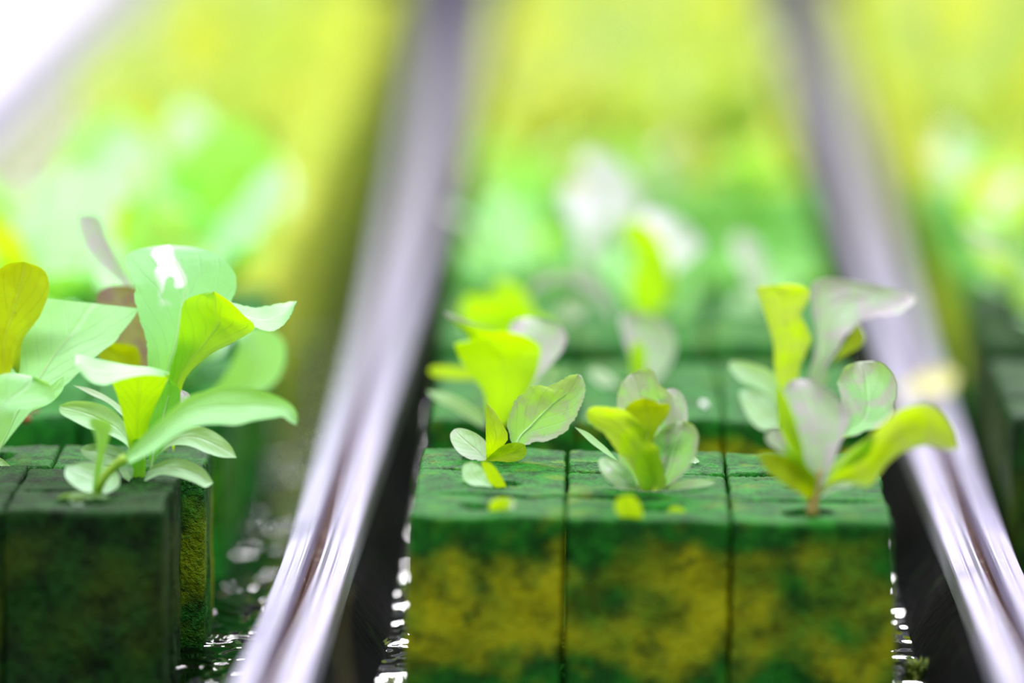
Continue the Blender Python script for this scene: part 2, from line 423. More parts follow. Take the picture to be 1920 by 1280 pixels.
def grid_mesh(name, rows):
    nv = len(rows); nu = len(rows[0]); bm = bmesh.new(); uvl = bm.loops.layers.uv.new('UVMap')
    vs = [[bm.verts.new(p) for p in r] for r in rows]
    for j in range(nv - 1):
        for i in range(nu - 1):
            f = bm.faces.new((vs[j][i], vs[j][i + 1], vs[j + 1][i + 1], vs[j + 1][i]))
            f.smooth = True
            for l, (a, b) in zip(f.loops, ((i, j), (i + 1, j), (i + 1, j + 1), (i, j + 1))):
                l[uvl].uv = (a / (nu - 1), b / (nv - 1))
    me = bpy.data.meshes.new(name); bm.to_mesh(me); bm.free(); return me
def quad(d, t):
    if len(d) == 2: return d[0] + (d[1] - d[0]) * t
    a, b, c = d
    return a * (1 - t) * (1 - 2 * t) + 4 * b * t * (1 - t) + c * t * (2 * t - 1)
seedc = [0]
def px_leaf(name, parent, Lp, Rp, Y, d=(0, 0, 0), cup=0.6, twist=0., mat=None, rag=0.0, n=30, m=13, rib=False, ribmat=None, wave=.25):
    """leaf from its two margins base -> tip; d = distance of the midrib behind Y in mm (base, middle, tip)"""
    seedc[0] += 1; sd = seedc[0] * 3.17
    if rag > 1: n = int(n * 1.6)
    Ls = resample([(x, y, 0) for x, y in Lp], n); Rs = resample([(x, y, 0) for x, y in Rp], n)
    org = parent.location
    rows = []; ribp = []
    for j in range(n):
        t = j / (n - 1)
        a, b = Ls[j], Rs[j]
        if rag and t > .25:
            rg = rag * 1.9
            ja = rg * noise.noise(Vector((t * 16, sd, 0))) + rg * .7 * noise.noise(Vector((t * 60, sd, 3)))
            jb = rg * noise.noise(Vector((t * 16, sd, 9))) + rg * .7 * noise.noise(Vector((t * 45, sd, 5)))
            w = (b - a); wl = max(w.length, 1e-3); w = w / wl
            ja = w * ja; jb = w * jb
        else: ja = jb = Vector()
        row = []; dm = quad(d, t)
        wpx = (b - a).length / 12.0
        for i in range(m):
            u = i / (m - 1); q = a.lerp(b, u)
            e = (2 * u - 1)
            q = q + (jb * e ** 4 if e > 0 else -ja * e ** 4)
            dd = dm - cup * min(1, wpx / 5) * e * e + twist * e * min(1, t * 2)
            dd += wave * noise.noise(Vector((u * 3, t * 5, sd))) * min(1, wpx / 3)
            p = at_y(q.x, q.y, Y + dd * MM)
            row.append(p - org)
        rows.append(row)
        ribp.append(row[m // 2])
    me = grid_mesh(name, rows)
    o = mesh_obj(name, me, mat, parent)
    if rib:
        tube('midrib', parent=o, pts=[p + Vector((0, -.0001, 0)) for p in ribp[:int(n * .8)]], r0=.00024, r1=.00006, mat=ribmat or M_rib)
    return o
def tube(name, parent, pts, r0, r1, mat, sides=8):
    bm = bmesh.new(); rings = []; k = len(pts); uvl = bm.loops.layers.uv.new('UVMap')
    for i, p in enumerate(pts):
        t = (pts[min(i + 1, k - 1)] - pts[max(i - 1, 0)]).normalized()
        a = t.cross(Vector((0, 1, .01))).normalized() if abs(t.y) < .95 else t.cross(Vector((1, 0, 0))).normalized()
        b = t.cross(a); r = r0 + (r1 - r0) * i / (k - 1)
        rings.append([bm.verts.new(p + (a * math.cos(s * 2 * math.pi / sides) + b * math.sin(s * 2 * math.pi / sides)) * r) for s in range(sides)])
    for j, (A, B) in enumerate(zip(rings[:-1], rings[1:])):
        for s in range(sides):
            f = bm.faces.new((A[s], A[(s + 1) % sides], B[(s + 1) % sides], B[s]))
            for l in f.loops: l[uvl].uv = (.25, j / k)
    bm.faces.new(rings[0]); bm.faces.new(rings[-1])
    return bm_obj(name, bm, mat, parent)
def px_stem(parent, pts, Y, r0, r1, mat, dd=None, name='stem'):
    org = parent.location
    P = resample([(x, y, (dd[i] if dd else 0)) for i, (x, y) in enumerate(pts)], 16)
    return tube(name, parent, [at_y(p.x, p.y, Y + p.z * MM) - org for p in P], r0 * MM, r1 * MM, mat)
def plant(px, py, label, group=None, Y=None):
    p = on_z(px, py) if Y is None else at_y(px, py, Y)
    e = empty('lettuce_seedling', p); tag(e, label, 'seedling', group or 'hand-spaced lettuce seedlings'); return e, p.y

# ------------------------------------------------------------------ seedlings one by one
GM = 'seedlings on the two nearest blocks of the centre trough'
GL = 'seedlings on the nearest blocks of the left trough'
# centre trough, third row left
e, Y = plant(914, 866, 'seedling with sharp lime leaf and red-flushed serrated leaf, back left of nearest centre block', GM)
px_leaf('leaf', e, [(912, 866), (911, 840), (911, 810), (911, 780), (912, 755)], [(912, 866), (930, 848), (946, 832), (952, 822), (950, 808), (938, 788), (925, 768), (912, 755)], Y, (0, -1.5, -1), .3, 1.5, M_cotlime, rag=.6)
px_leaf('leaf', e, [(922, 862), (945, 845), (962, 838), (956, 822), (952, 800), (958, 770), (972, 745), (992, 728), (1012, 722), (1030, 724), (1048, 714), (1066, 704), (1084, 701)],
        [(922, 862), (960, 850), (985, 836), (1005, 829), (1030, 826), (1050, 815), (1068, 800), (1082, 780), (1090, 755), (1096, 728), (1094, 710), (1084, 701)], Y, (0, 3, 4.5), 1.2, 1, M_red, rag=2.5, rib=True, n=40)
px_leaf('cotyledon', e, [(912, 864), (885, 862), (862, 850), (848, 832), (844, 814), (852, 804)], [(912, 864), (915, 835), (900, 817), (880, 806), (862, 802), (852, 804)], Y, (0, 1.5, 2.4), .6, 0, M_cotpink)
px_leaf('cotyledon', e, [(906, 866), (925, 848), (945, 834), (968, 829), (984, 833)], [(906, 866), (930, 867), (958, 866), (978, 861), (988, 847), (984, 833)], Y, (0, -2.2, -3.4), .5, 0, M_cotlime)
# second row left: two cotyledons only
e, Y = plant(925, 914, 'tiny sprout, one pale and one lime cotyledon, middle row left of nearest centre block', GM)
px_leaf('cotyledon', e, [(925, 914), (893, 912), (872, 902), (866, 885), (870, 870), (882, 866)], [(925, 914), (912, 892), (902, 876), (893, 868), (882, 866)], Y, (0, 1.5, 2), .5, 0, M_cot)
px_leaf('cotyledon', e, [(930, 914), (918, 905), (908, 885), (902, 868), (908, 864)], [(930, 914), (948, 915), (945, 902), (935, 885), (922, 870), (908, 864)], Y, (0, -.6, -1), .5, 0, M_cotlime)
# front row left: barely sprouted
e, Y = plant(940, 962, 'pinkish bud just sprouting, front row left of the nearest centre block', GM)
px_leaf('cotyledon', e, [(935, 964), (918, 958), (918, 944), (928, 936), (945, 933)], [(935, 964), (950, 958), (958, 946), (956, 936), (945, 933)], Y, (0, -.5, -1), .8, 0, M_redlime, wave=0)
px_leaf('cotyledon', e, [(950, 964), (944, 950), (946, 940), (955, 933)], [(950, 964), (960, 958), (965, 944), (962, 935), (955, 933)], Y, (0, 1, 1.4), .5, 0, M_pink, wave=0)
# centre plant, middle row
e, Y = plant(1222, 918, 'seedling with broad lime and silvery leaves in the very centre of the nearest centre block', GM)
px_leaf('leaf', e, [(1222, 918), (1188, 912), (1168, 902), (1160, 870), (1158, 830), (1163, 790), (1158, 760), (1158, 735), (1166, 715), (1184, 700)],
        [(1222, 918), (1240, 880), (1252, 840), (1262, 800), (1265, 765), (1262, 745), (1250, 730), (1238, 722), (1228, 700), (1208, 690), (1184, 700)], Y, (0, 3.5, 7), 1.2, -.5, M_red, rag=1.2, n=36)
px_leaf('leaf', e, [(1228, 918), (1232, 870), (1236, 820), (1230, 780), (1236, 745), (1248, 730)], [(1228, 918), (1262, 860), (1282, 815), (1290, 785), (1286, 755), (1275, 733), (1260, 726), (1248, 730)], Y, (0, 2.6, 5), .8, 0, M_pink, rag=1)
px_leaf('leaf', e, [(1222, 915), (1212, 860), (1205, 820), (1185, 790), (1171, 775), (1176, 760), (1190, 750), (1210, 745)],
        [(1222, 915), (1226, 860), (1225, 825), (1236, 800), (1252, 780), (1257, 762), (1250, 755), (1240, 758), (1226, 750), (1210, 745)], Y, (0, -.5, -1.5), .8, .2, M_olive, rag=1, n=36)
px_leaf('leaf', e, [(1218, 920), (1200, 918), (1192, 895), (1180, 872), (1158, 848), (1135, 815), (1108, 795), (1099, 780), (1102, 768)],
        [(1218, 920), (1248, 915), (1246, 885), (1240, 860), (1234, 840), (1222, 828), (1212, 806), (1194, 785), (1174, 770), (1150, 764), (1118, 762), (1102, 768)], Y, (0, -2, -4.5), 1., -.4, M_redlime, rag=1.6, n=40, rib=False)
px_leaf('leaf', e, [(1236, 920), (1230, 890), (1226, 865), (1222, 840), (1226, 822), (1240, 806), (1258, 794), (1280, 789)],
        [(1236, 920), (1262, 905), (1282, 888), (1300, 862), (1308, 838), (1309, 812), (1298, 795), (1280, 789)], Y, (0, .6, 1.6), 1.6, -.8, M_red, rag=.8, rib=True, n=36)
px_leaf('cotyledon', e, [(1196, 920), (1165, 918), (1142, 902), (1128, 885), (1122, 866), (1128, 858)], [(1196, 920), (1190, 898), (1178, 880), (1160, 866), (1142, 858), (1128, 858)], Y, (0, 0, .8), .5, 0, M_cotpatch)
px_leaf('cotyledon', e, [(1248, 920), (1262, 906), (1285, 899), (1315, 898), (1343, 904)], [(1248, 920), (1275, 917), (1305, 914), (1330, 910), (1343, 904)], Y, (0, 1.5, 2.5), .1, 0, M_cotpink, wave=0)
e, Y = plant(1160, 865, 'thin curled pale sprout leaf just left of the centre seedling, nearest centre block', GM)
px_leaf('cotyledon', e, [(1160, 866), (1138, 852), (1110, 832), (1092, 815), (1077, 800)], [(1160, 866), (1140, 842), (1122, 826), (1102, 810), (1077, 800)], Y, (0, 1, 1.5), .2, 0, M_cot, wave=0)
e, Y = plant(1300, 868, 'bit of curled cream leaf on the green block right behind the centre seedling', GM)
px_leaf('cotyledon', e, [(1296, 869), (1288, 866), (1292, 858), (1300, 854)], [(1296, 869), (1308, 868), (1311, 864), (1306, 858), (1300, 854)], Y, (0, .5, .5), .2, 0, M_cotpink, wave=0)
# front row centre
e, Y = plant(1180, 970, 'single round lime cotyledon poking up in front of the centre seedling', GM)
px_leaf('cotyledon', e, [(1180, 974), (1160, 966), (1152, 950), (1158, 934), (1172, 928)], [(1180, 974), (1204, 972), (1204, 955), (1196, 938), (1185, 929), (1172, 928)], Y, (0, -.8, -1.2), .8, 0, M_cotlime, wave=0)
e, Y = plant(1266, 958, 'flat yellow-green speck of leaf in the front row hole right of the round cotyledon', GM)
px_leaf('cotyledon', e, [(1250, 962), (1258, 950), (1272, 948)], [(1250, 962), (1272, 964), (1286, 958), (1272, 948)], Y, (0, .5, .5), .2, 0, M_cotlime, wave=0)
# right plant, front row
e, Y = plant(1523, 962, 'large seedling at front right of centre trough, big lime leaf reaching over the rail', GM)
px_stem(e, [(1523, 966), (1524, 945), (1530, 915), (1540, 880)], Y, .95, .75, M_stemred, [0, 0, .5, 1])
px_leaf('leaf', e, [(1540, 905), (1560, 870), (1572, 830), (1578, 790), (1580, 755), (1572, 725), (1574, 700), (1590, 684), (1612, 677)],
        [(1540, 905), (1558, 880), (1566, 845), (1570, 814), (1600, 817), (1620, 808), (1650, 802), (1672, 780), (1680, 750), (1680, 715), (1668, 690), (1645, 677), (1612, 677)], Y + .012, (-8, 14, 24), 2.2, .5, M_red, rag=2.2, n=44, wave=.8)
px_leaf('leaf', e, [(1530, 925), (1505, 880), (1480, 840), (1461, 800), (1458, 760), (1458, 722)], [(1530, 925), (1512, 870), (1500, 820), (1488, 780), (1474, 745), (1458, 722)], Y, (0, -.5, .5), .3, -1, M_lime, rag=.5)
px_leaf('leaf', e, [(1532, 925), (1505, 870), (1478, 815), (1466, 770), (1465, 735), (1482, 714), (1508, 711)],
        [(1532, 925), (1560, 872), (1572, 840), (1584, 810), (1592, 780), (1575, 752), (1550, 728), (1528, 714), (1508, 711)], Y, (0, 1.8, 5.5), 1.3, -.4, M_pink, rag=.8, rib=False, n=36)
px_leaf('leaf', e, [(1528, 930), (1520, 890), (1500, 868), (1470, 850), (1440, 830), (1436, 812), (1448, 802)], [(1528, 930), (1532, 890), (1516, 850), (1495, 822), (1468, 806), (1448, 802)], Y, (0, 2, 2.8), .6, 0, M_pink, rag=.8)
px_leaf('leaf', e, [(1520, 945), (1500, 925), (1465, 905), (1436, 880), (1422, 852), (1430, 848)], [(1520, 945), (1530, 915), (1520, 890), (1500, 870), (1475, 855), (1450, 848), (1430, 848)], Y, (0, -2, -3), .8, .3, M_olive, rag=.8)
px_leaf('leaf', e, [(1531, 925), (1502, 890), (1478, 862), (1466, 832)], [(1531, 925), (1530, 895), (1510, 870), (1466, 832)], Y, (0, -.6, -1), .3, 0, M_lime)
px_leaf('leaf', e, [(1535, 925), (1556, 895), (1580, 870), (1596, 850), (1630, 818), (1665, 785), (1695, 764), (1735, 756), (1768, 775), (1788, 805), (1797, 840)],
        [(1535, 925), (1562, 908), (1588, 905), (1612, 912), (1636, 908), (1652, 885), (1672, 862), (1705, 843), (1740, 836), (1775, 844), (1797, 840)], Y, (0, -3, -9), 1.2, .8, M_redlime, rag=1, n=44)
px_leaf('leaf', e, [(1545, 900), (1562, 870), (1590, 846), (1620, 826), (1642, 812)], [(1545, 900), (1575, 878), (1600, 866), (1630, 848), (1642, 812)], Y, (0, -1.5, -4), .4, .6, M_red)
px_leaf('cotyledon', e, [(1532, 915), (1550, 884), (1562, 882)], [(1532, 915), (1560, 904), (1575, 896), (1562, 882)], Y, (0, 2, 3), .2, 0, M_cot)
px_leaf('cotyledon', e, [(1535, 935), (1552, 912), (1575, 896), (1596, 892)], [(1535, 935), (1565, 918), (1590, 914), (1603, 904), (1596, 892)], Y, (0, 2.5, 3.5), .3, 0, M_cotpink)
# second slab, front row left
e, Y = plant(930, 785, 'seedling with wide lime fan leaf, its pink tip curling left, on second centre block', GM)
px_leaf('leaf', e, [(925, 812), (914, 780), (906, 735), (880, 700), (862, 672), (853, 645), (868, 641), (880, 640), (870, 622), (850, 606), (834, 588)],
        [(925, 812), (950, 796), (968, 772), (985, 745), (1004, 705), (1012, 672), (1012, 648), (990, 632), (955, 622), (900, 617), (868, 606), (834, 588)], Y, (0, -3, -6), 1.3, 0, M_lime, rag=.8, n=44)
px_leaf('leaf', e, [(948, 780), (968, 745), (985, 700), (975, 650), (955, 618), (965, 601), (990, 595)], [(948, 780), (990, 740), (1012, 705), (1040, 675), (1058, 650), (1060, 622), (1040, 606), (1015, 598), (990, 595)], Y, (2, 4, 8), 1.2, 0, M_pink, rag=1.2)
px_leaf('leaf', e, [(868, 606), (852, 603), (838, 595), (832, 585)], [(940, 618), (890, 606), (855, 590), (832, 583)], Y, (-5, -7, -8.5), .1, -1.5, M_lilac, wave=0)
px_leaf('cotyledon', e, [(912, 806), (885, 790), (850, 768), (815, 748), (800, 732)], [(912, 806), (908, 785), (880, 757), (840, 737), (800, 732)], Y, (0, 1, 2), .3, 0, M_cot)
px_leaf('cotyledon', e, [(902, 712), (860, 712), (815, 706), (803, 696)], [(902, 712), (895, 695), (850, 686), (812, 686), (803, 696)], Y + .018, (0, 1, 2), .2, 0, M_cotlime)
px_leaf('cotyledon', e, [(965, 775), (990, 745), (1010, 705), (1022, 690)], [(965, 775), (1000, 765), (1035, 735), (1048, 705), (1042, 688), (1022, 690)], Y + .004, (0, 3, 5), .3, 0, M_cot)
# second slab rear centre
e, Y = plant(1200, 722, 'seedling with one pale pink-edged spoon leaf directly behind the centre seedling', GM)
px_leaf('leaf', e, [(1210, 745), (1200, 705), (1182, 670), (1168, 630), (1162, 600), (1172, 586)], [(1210, 745), (1235, 712), (1258, 680), (1268, 645), (1255, 610), (1225, 592), (1195, 584), (1172, 586)], Y, (0, 3, 5), 1.4, -.8, M_pink, n=30)
px_leaf('leaf', e, [(1200, 735), (1186, 700), (1182, 660), (1188, 640)], [(1200, 735), (1212, 700), (1210, 660), (1200, 640), (1188, 640)], Y, (0, -1, -2), .3, 0, M_lime)
px_leaf('cotyledon', e, [(1165, 745), (1135, 730), (1112, 710), (1103, 696)], [(1165, 745), (1160, 720), (1140, 700), (1118, 690), (1103, 696)], Y, (0, 2, 3), .3, 0, M_cotpink)
# second slab front right
e, Y = plant(1480, 790, 'seedling with notched lime leaf and big pale pink leaf pointing at the right rail', GM)
px_leaf('leaf', e, [(1468, 800), (1462, 740), (1452, 690), (1450, 640), (1435, 595), (1424, 560), (1420, 538), (1450, 535)], [(1468, 800), (1492, 745), (1500, 690), (1512, 660), (1522, 635), (1512, 612), (1502, 590), (1515, 565), (1514, 540), (1480, 532), (1450, 535)], Y, (0, -2, -4), 1, 0, M_redlime, rag=1, n=36)
px_leaf('leaf', e, [(1488, 795), (1510, 735), (1522, 680), (1530, 640), (1524, 590), (1520, 550), (1528, 525), (1560, 520), (1600, 526), (1640, 534), (1690, 545), (1718, 560)],
        [(1488, 795), (1530, 740), (1545, 700), (1568, 660), (1590, 625), (1612, 605), (1640, 592), (1670, 590), (1700, 580), (1718, 560)], Y, (0, 4, 4), 1.4, -1.2, M_pink, rag=2, n=44, wave=.9)
px_leaf('leaf', e, [(1560, 680), (1580, 650), (1600, 618), (1610, 606)], [(1560, 680), (1590, 664), (1612, 650), (1622, 632), (1610, 606)], Y, (0, 1, 2), .3, 0, M_olive)
px_leaf('cotyledon', e, [(1466, 765), (1430, 732), (1390, 715), (1368, 690), (1370, 676)], [(1466, 765), (1466, 720), (1440, 692), (1400, 678), (1370, 676)], Y, (0, 1, 2), .5, 0, M_cot)
px_leaf('cotyledon', e, [(1470, 808), (1430, 806), (1408, 790), (1392, 760), (1386, 736), (1396, 730)], [(1470, 808), (1466, 770), (1445, 742), (1420, 731), (1396, 730)], Y - .004, (0, 1, 2), .5, 0, M_cot)
px_leaf('cotyledon', e, [(1500, 760), (1530, 716), (1556, 700)], [(1500, 760), (1540, 728), (1556, 700)], Y, (0, 3, 3), .2, 0, M_cotpink)
# out-of-focus seedlings of the third and fourth centre blocks
GB = 'blurred seedlings of the centre trough'
e, Y = plant(985, 650, 'blurred seedling with wide lime leaves and one arching pink-tipped leaf, third centre block', GB)
px_leaf('leaf', e, [(985, 655), (930, 640), (885, 625), (862, 595), (868, 565), (880, 552)], [(985, 655), (1010, 630), (1040, 610), (1000, 590), (950, 568), (880, 552)], Y, (0, -3, -6), 1, 0, M_lime)
px_leaf('leaf', e, [(995, 655), (960, 620), (935, 580), (920, 545), (940, 520)], [(995, 655), (1010, 620), (1000, 580), (980, 545), (940, 520)], Y + .004, (0, -2, -3), 1, 0, M_lime)
px_leaf('leaf', e, [(870, 625), (868, 590), (885, 570)], [(870, 625), (930, 618), (935, 590), (915, 572), (885, 570)], Y, (0, 1, 2), 1, 0, M_cot)
px_leaf('leaf', e, [(1150, 610), (1120, 560), (1085, 535), (1040, 528), (1005, 545), (985, 568)], [(1150, 610), (1140, 555), (1105, 515), (1050, 508), (1005, 520), (985, 568)], Y, (0, 3, 4), 1, 0, M_pink)
px_leaf('leaf', e, [(1040, 590), (1055, 570), (1075, 558)], [(1040, 590), (1065, 605), (1095, 588), (1100, 565), (1075, 558)], Y, (0, 1, 1), .5, 0, M_pink)
e, Y = plant(1215, 598, 'blurred seedling with tall lime leaf topped by pale pink one, third centre block', GB)
px_leaf('leaf', e, [(1210, 600), (1180, 570), (1180, 530), (1190, 490), (1170, 450), (1165, 425), (1180, 410)], [(1210, 600), (1250, 570), (1262, 530), (1255, 490), (1240, 450), (1215, 420), (1180, 410)], Y, (0, -3, -5), 1, 0, M_lime)
px_leaf('leaf', e, [(1235, 560), (1250, 500), (1235, 470), (1210, 440), (1200, 410), (1215, 395)], [(1235, 560), (1275, 500), (1300, 480), (1316, 458), (1290, 425), (1250, 400), (1215, 395)], Y, (0, 3, 8), 1, 0, M_lilac)
px_leaf('leaf', e, [(1205, 600), (1165, 560), (1135, 520), (1130, 480), (1145, 465)], [(1205, 600), (1205, 550), (1195, 510), (1175, 480), (1145, 465)], Y, (0, 3, 6), .7, 0, M_mint)
px_leaf('leaf', e, [(1235, 590), (1270, 570), (1290, 530), (1300, 500)], [(1235, 590), (1290, 590), (1310, 540), (1300, 500)], Y, (0, 2, 4), .7, 0, M_mint)
e, Y = plant(1120, 520, 'blurred grey-pink leafed seedling on the fourth centre block', GB)
px_leaf('leaf', e, [(1110, 520), (1085, 470), (1080, 430), (1060, 390), (1055, 360), (1070, 345)], [(1110, 520), (1120, 470), (1125, 430), (1150, 400), (1145, 370), (1110, 350), (1070, 345)], Y, (0, 3, 7), .8, 0, M_lilac)
px_leaf('leaf', e, [(1120, 500), (1140, 420), (1130, 370), (1100, 330), (1085, 300), (1100, 285)], [(1120, 500), (1180, 420), (1198, 370), (1175, 320), (1140, 290), (1100, 285)], Y + .01, (0, 2, 4), .8, 0, M_lilac)
e, Y = plant(965, 520, 'blurred mint seedling at the left side of the fourth centre block', GB)
px_leaf('leaf', e, [(965, 520), (935, 470), (915, 420), (912, 380), (935, 358)], [(965, 520), (1000, 470), (1015, 430), (1005, 385), (975, 362), (935, 358)], Y, (0, 3, 6), 1, 0, M_mint)
px_leaf('leaf', e, [(960, 522), (900, 510), (870, 485), (860, 455)], [(960, 522), (930, 480), (895, 455), (860, 455)], Y, (0, 2, 3), 1, 0, M_mint)
e, Y = plant(1420, 565, 'blurred seedling with a narrow pink leaf leaning left, right side of the third centre block', GB)
px_leaf('leaf', e, [(1420, 570), (1405, 530), (1385, 490), (1372, 455), (1385, 435)], [(1420, 570), (1445, 530), (1435, 490), (1415, 450), (1385, 435)], Y, (0, 3, 6), .6, 0, M_pink)
px_leaf('leaf', e, [(1425, 570), (1450, 520), (1470, 490)], [(1425, 570), (1480, 550), (1500, 515), (1470, 490)], Y, (0, 2, 3), .6, 0, M_mint)
px_leaf('cotyledon', e, [(1425, 610), (1390, 600), (1372, 570), (1385, 550)], [(1425, 610), (1440, 585), (1420, 560), (1385, 550)], Y - .01, (0, 1, 2), .6, 0, M_cot)
px_leaf('cotyledon', e, [(1430, 625), (1385, 640), (1365, 630)], [(1430, 625), (1400, 612), (1365, 630)], Y - .01, (0, 1, 2), .4, 0, M_cotlime)
# leaf on the rail
e, Y = plant(1745, 728, 'yellowed leaf lying across the rail right of the centre trough', 'loose bits', Y=1.40)
e.name = 'fallen_leaf'; e['category'] = 'leaf'
px_leaf('leaf_blade', e, [(1668, 745), (1690, 728), (1720, 705), (1760, 690), (1795, 700)], [(1668, 745), (1710, 752), (1750, 745), (1785, 730), (1795, 700)], Y, (0, 2, 5), 1, -4, M_yel)

# ---------------- left trough
e, Y = plant(178, 930, 'nearest seedling of the left trough, one long pale leaf arching right', GL)
px_stem(e, [(178, 945), (190, 905), (208, 880), (235, 858)], Y, .55, .8, M_stem, [0, -1, -1.5, -2])
px_leaf('leaf', e, [(208, 882), (236, 850), (270, 815), (310, 778), (350, 745), (400, 729), (440, 726), (480, 728), (520, 742), (548, 760), (558, 780), (556, 797)],
        [(208, 882), (245, 868), (290, 845), (325, 820), (365, 800), (410, 795), (440, 797), (480, 788), (515, 783), (530, 780), (542, 790), (556, 797)], Y - .002, (0, 3, 5), 1.2, -1., M_mint, rag=.4, n=44, m=17)
px_leaf('leaf', e, [(172, 935), (176, 890), (182, 850), (178, 815), (168, 795), (172, 782)], [(172, 935), (188, 890), (196, 850), (206, 815), (210, 795), (196, 785), (172, 782)], Y, (0, -4, -7), .4, 0, M_mint)
px_leaf('cotyledon', e, [(195, 930), (168, 925), (140, 912), (122, 892), (124, 874)], [(195, 930), (222, 912), (222, 890), (200, 872), (160, 866), (124, 874)], Y, (0, 2, 4), .6, 0, M_cot)
px_leaf('cotyledon', e, [(200, 950), (165, 957), (130, 955), (108, 940), (112, 928)], [(200, 950), (206, 935), (185, 925), (145, 922), (112, 928)], Y - .004, (0, -1, -2), .3, 0, M_cot)
# second row
e, Y = plant(258, 898, 'seedling with lime wedge leaf and four pale oval cotyledons on the nearest left block', GL)
px_stem(e, [(256, 908), (257, 870), (260, 820)], Y, 1.45, 1.3, M_lime)
px_leaf('leaf', e, [(250, 880), (240, 830), (232, 790), (222, 750), (212, 722), (203, 706)], [(268, 880), (272, 840), (278, 800), (292, 760), (308, 725), (318, 702)], Y, (-.5, -2, -5), .8, 0, M_lime, rag=.2, n=36)
px_leaf('leaf', e, [(318, 697), (280, 688), (240, 684), (180, 672), (142, 664), (138, 680)], [(316, 706), (270, 703), (225, 712), (195, 722), (165, 712), (138, 680)], Y, (-5, -8.5, -12), .4, -3.5, M_mint, n=30)
px_leaf('leaf', e, [(282, 880), (276, 830), (276, 790), (286, 755), (302, 728), (318, 712)], [(282, 880), (310, 830), (330, 792), (338, 760), (336, 728), (318, 712)], Y, (0, 1, .5), .9, -.5, M_green, rib=True)
px_leaf('cotyledon', e, [(246, 880), (240, 838), (205, 815), (170, 805), (140, 790), (113, 774), (112, 760)], [(246, 880), (247, 840), (240, 805), (222, 778), (195, 760), (160, 752), (130, 753), (112, 760)], Y, (0, 1.5, 1), .7, 0, M_cot)
px_leaf('cotyledon', e, [(290, 858), (312, 828), (340, 806), (370, 799), (400, 808), (430, 832), (444, 858)], [(290, 858), (320, 836), (355, 836), (385, 848), (415, 857), (444, 858)], Y, (0, .8, 0), .6, 0, M_cot)
px_leaf('cotyledon', e, [(268, 905), (278, 882), (300, 866), (330, 859), (360, 866), (385, 882), (400, 905)], [(268, 905), (300, 890), (335, 895), (365, 905), (385, 914), (400, 905)], Y - .004, (0, 0, -1), .6, 0, M_cot)
px_leaf('cotyledon', e, [(242, 885), (215, 872), (185, 868), (158, 855), (150, 842)], [(242, 885), (243, 862), (225, 842), (195, 831), (165, 833), (150, 842)], Y - .002, (0, .8, 1), .5, 0, M_cot)
px_leaf('cotyledon', e, [(246, 905), (232, 895), (222, 878)], [(246, 905), (250, 880), (238, 866), (222, 878)], Y - .002, (0, 0, 0), .2, 0, M_cot)
px_leaf('leaf', e, [(240, 790), (205, 757), (170, 740), (137, 722)], [(240, 790), (235, 770), (205, 745), (170, 728), (137, 722)], Y + .004, (0, 1, 2), .2, 0, M_cotpink)
px_leaf('leaf', e, [(335, 780), (336, 750), (340, 730)], [(335, 780), (352, 765), (356, 740), (340, 730)], Y + .006, (0, 2, 3), .3, 0, M_pink)
# behind it, tall
e, Y = plant(310, 846, 'tall seedling with white patch on its upright leaf and a folded lime leaf', GL)
px_leaf('leaf', e, [(310, 850), (290, 760), (278, 690), (275, 640), (262, 600), (252, 560), (254, 540), (240, 505), (237, 482), (256, 468), (285, 462), (318, 459)],
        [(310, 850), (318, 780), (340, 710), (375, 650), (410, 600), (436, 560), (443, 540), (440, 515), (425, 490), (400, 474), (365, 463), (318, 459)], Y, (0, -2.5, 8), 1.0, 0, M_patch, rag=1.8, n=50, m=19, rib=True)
px_leaf('leaf', e, [(325, 848), (312, 770), (318, 700), (332, 650), (338, 600), (345, 566), (372, 552), (402, 546)],
        [(325, 848), (338, 780), (345, 715), (390, 668), (440, 640), (478, 614), (456, 590), (432, 566), (402, 546)], Y - .003, (1, -3.5, -6), .7, -1.5, M_lime, rag=.3, n=44)
px_leaf('leaf', e, [(402, 546), (425, 562), (452, 572), (482, 576), (520, 570), (557, 564)], [(420, 572), (445, 595), (475, 612), (505, 621), (530, 610), (548, 586), (557, 564)], Y - .006, (0, 1, 2), .4, -3, M_mint, rag=1.2, n=30)
# behind, purple
e, Y = plant(262, 806, 'dull purple-brown leafed seedling behind the tall white-patched seedling', GL)
px_leaf('leaf', e, [(268, 800), (240, 680), (215, 640), (195, 600), (180, 565), (186, 545), (205, 535)], [(268, 800), (290, 700), (286, 660), (290, 610), (280, 560), (252, 538), (205, 535)], Y, (0, 1, 3), .8, 0, M_purple, rag=1.6, n=36)
px_leaf('leaf', e, [(262, 790), (230, 710), (195, 680), (178, 655), (200, 640)], [(262, 790), (262, 720), (262, 660), (240, 645), (200, 640)], Y - .003, (0, -2, -4), .6, 0, M_olive, rag=1)
px_leaf('leaf', e, [(258, 640), (235, 545), (212, 520), (185, 495), (162, 465), (148, 430), (146, 405)], [(258, 640), (248, 540), (238, 520), (218, 480), (200, 445), (190, 412), (170, 402), (146, 405)], Y + .018, (0, 2, 4), .8, 0, M_pink)
px_leaf('leaf', e, [(330, 800), (400, 730), (430, 690), (445, 650), (440, 625)], [(330, 800), (420, 770), (500, 730), (530, 695), (536, 650), (515, 622), (480, 612), (440, 625)], Y + .03, (0, 4, 1), 1, 1.5, M_mint)
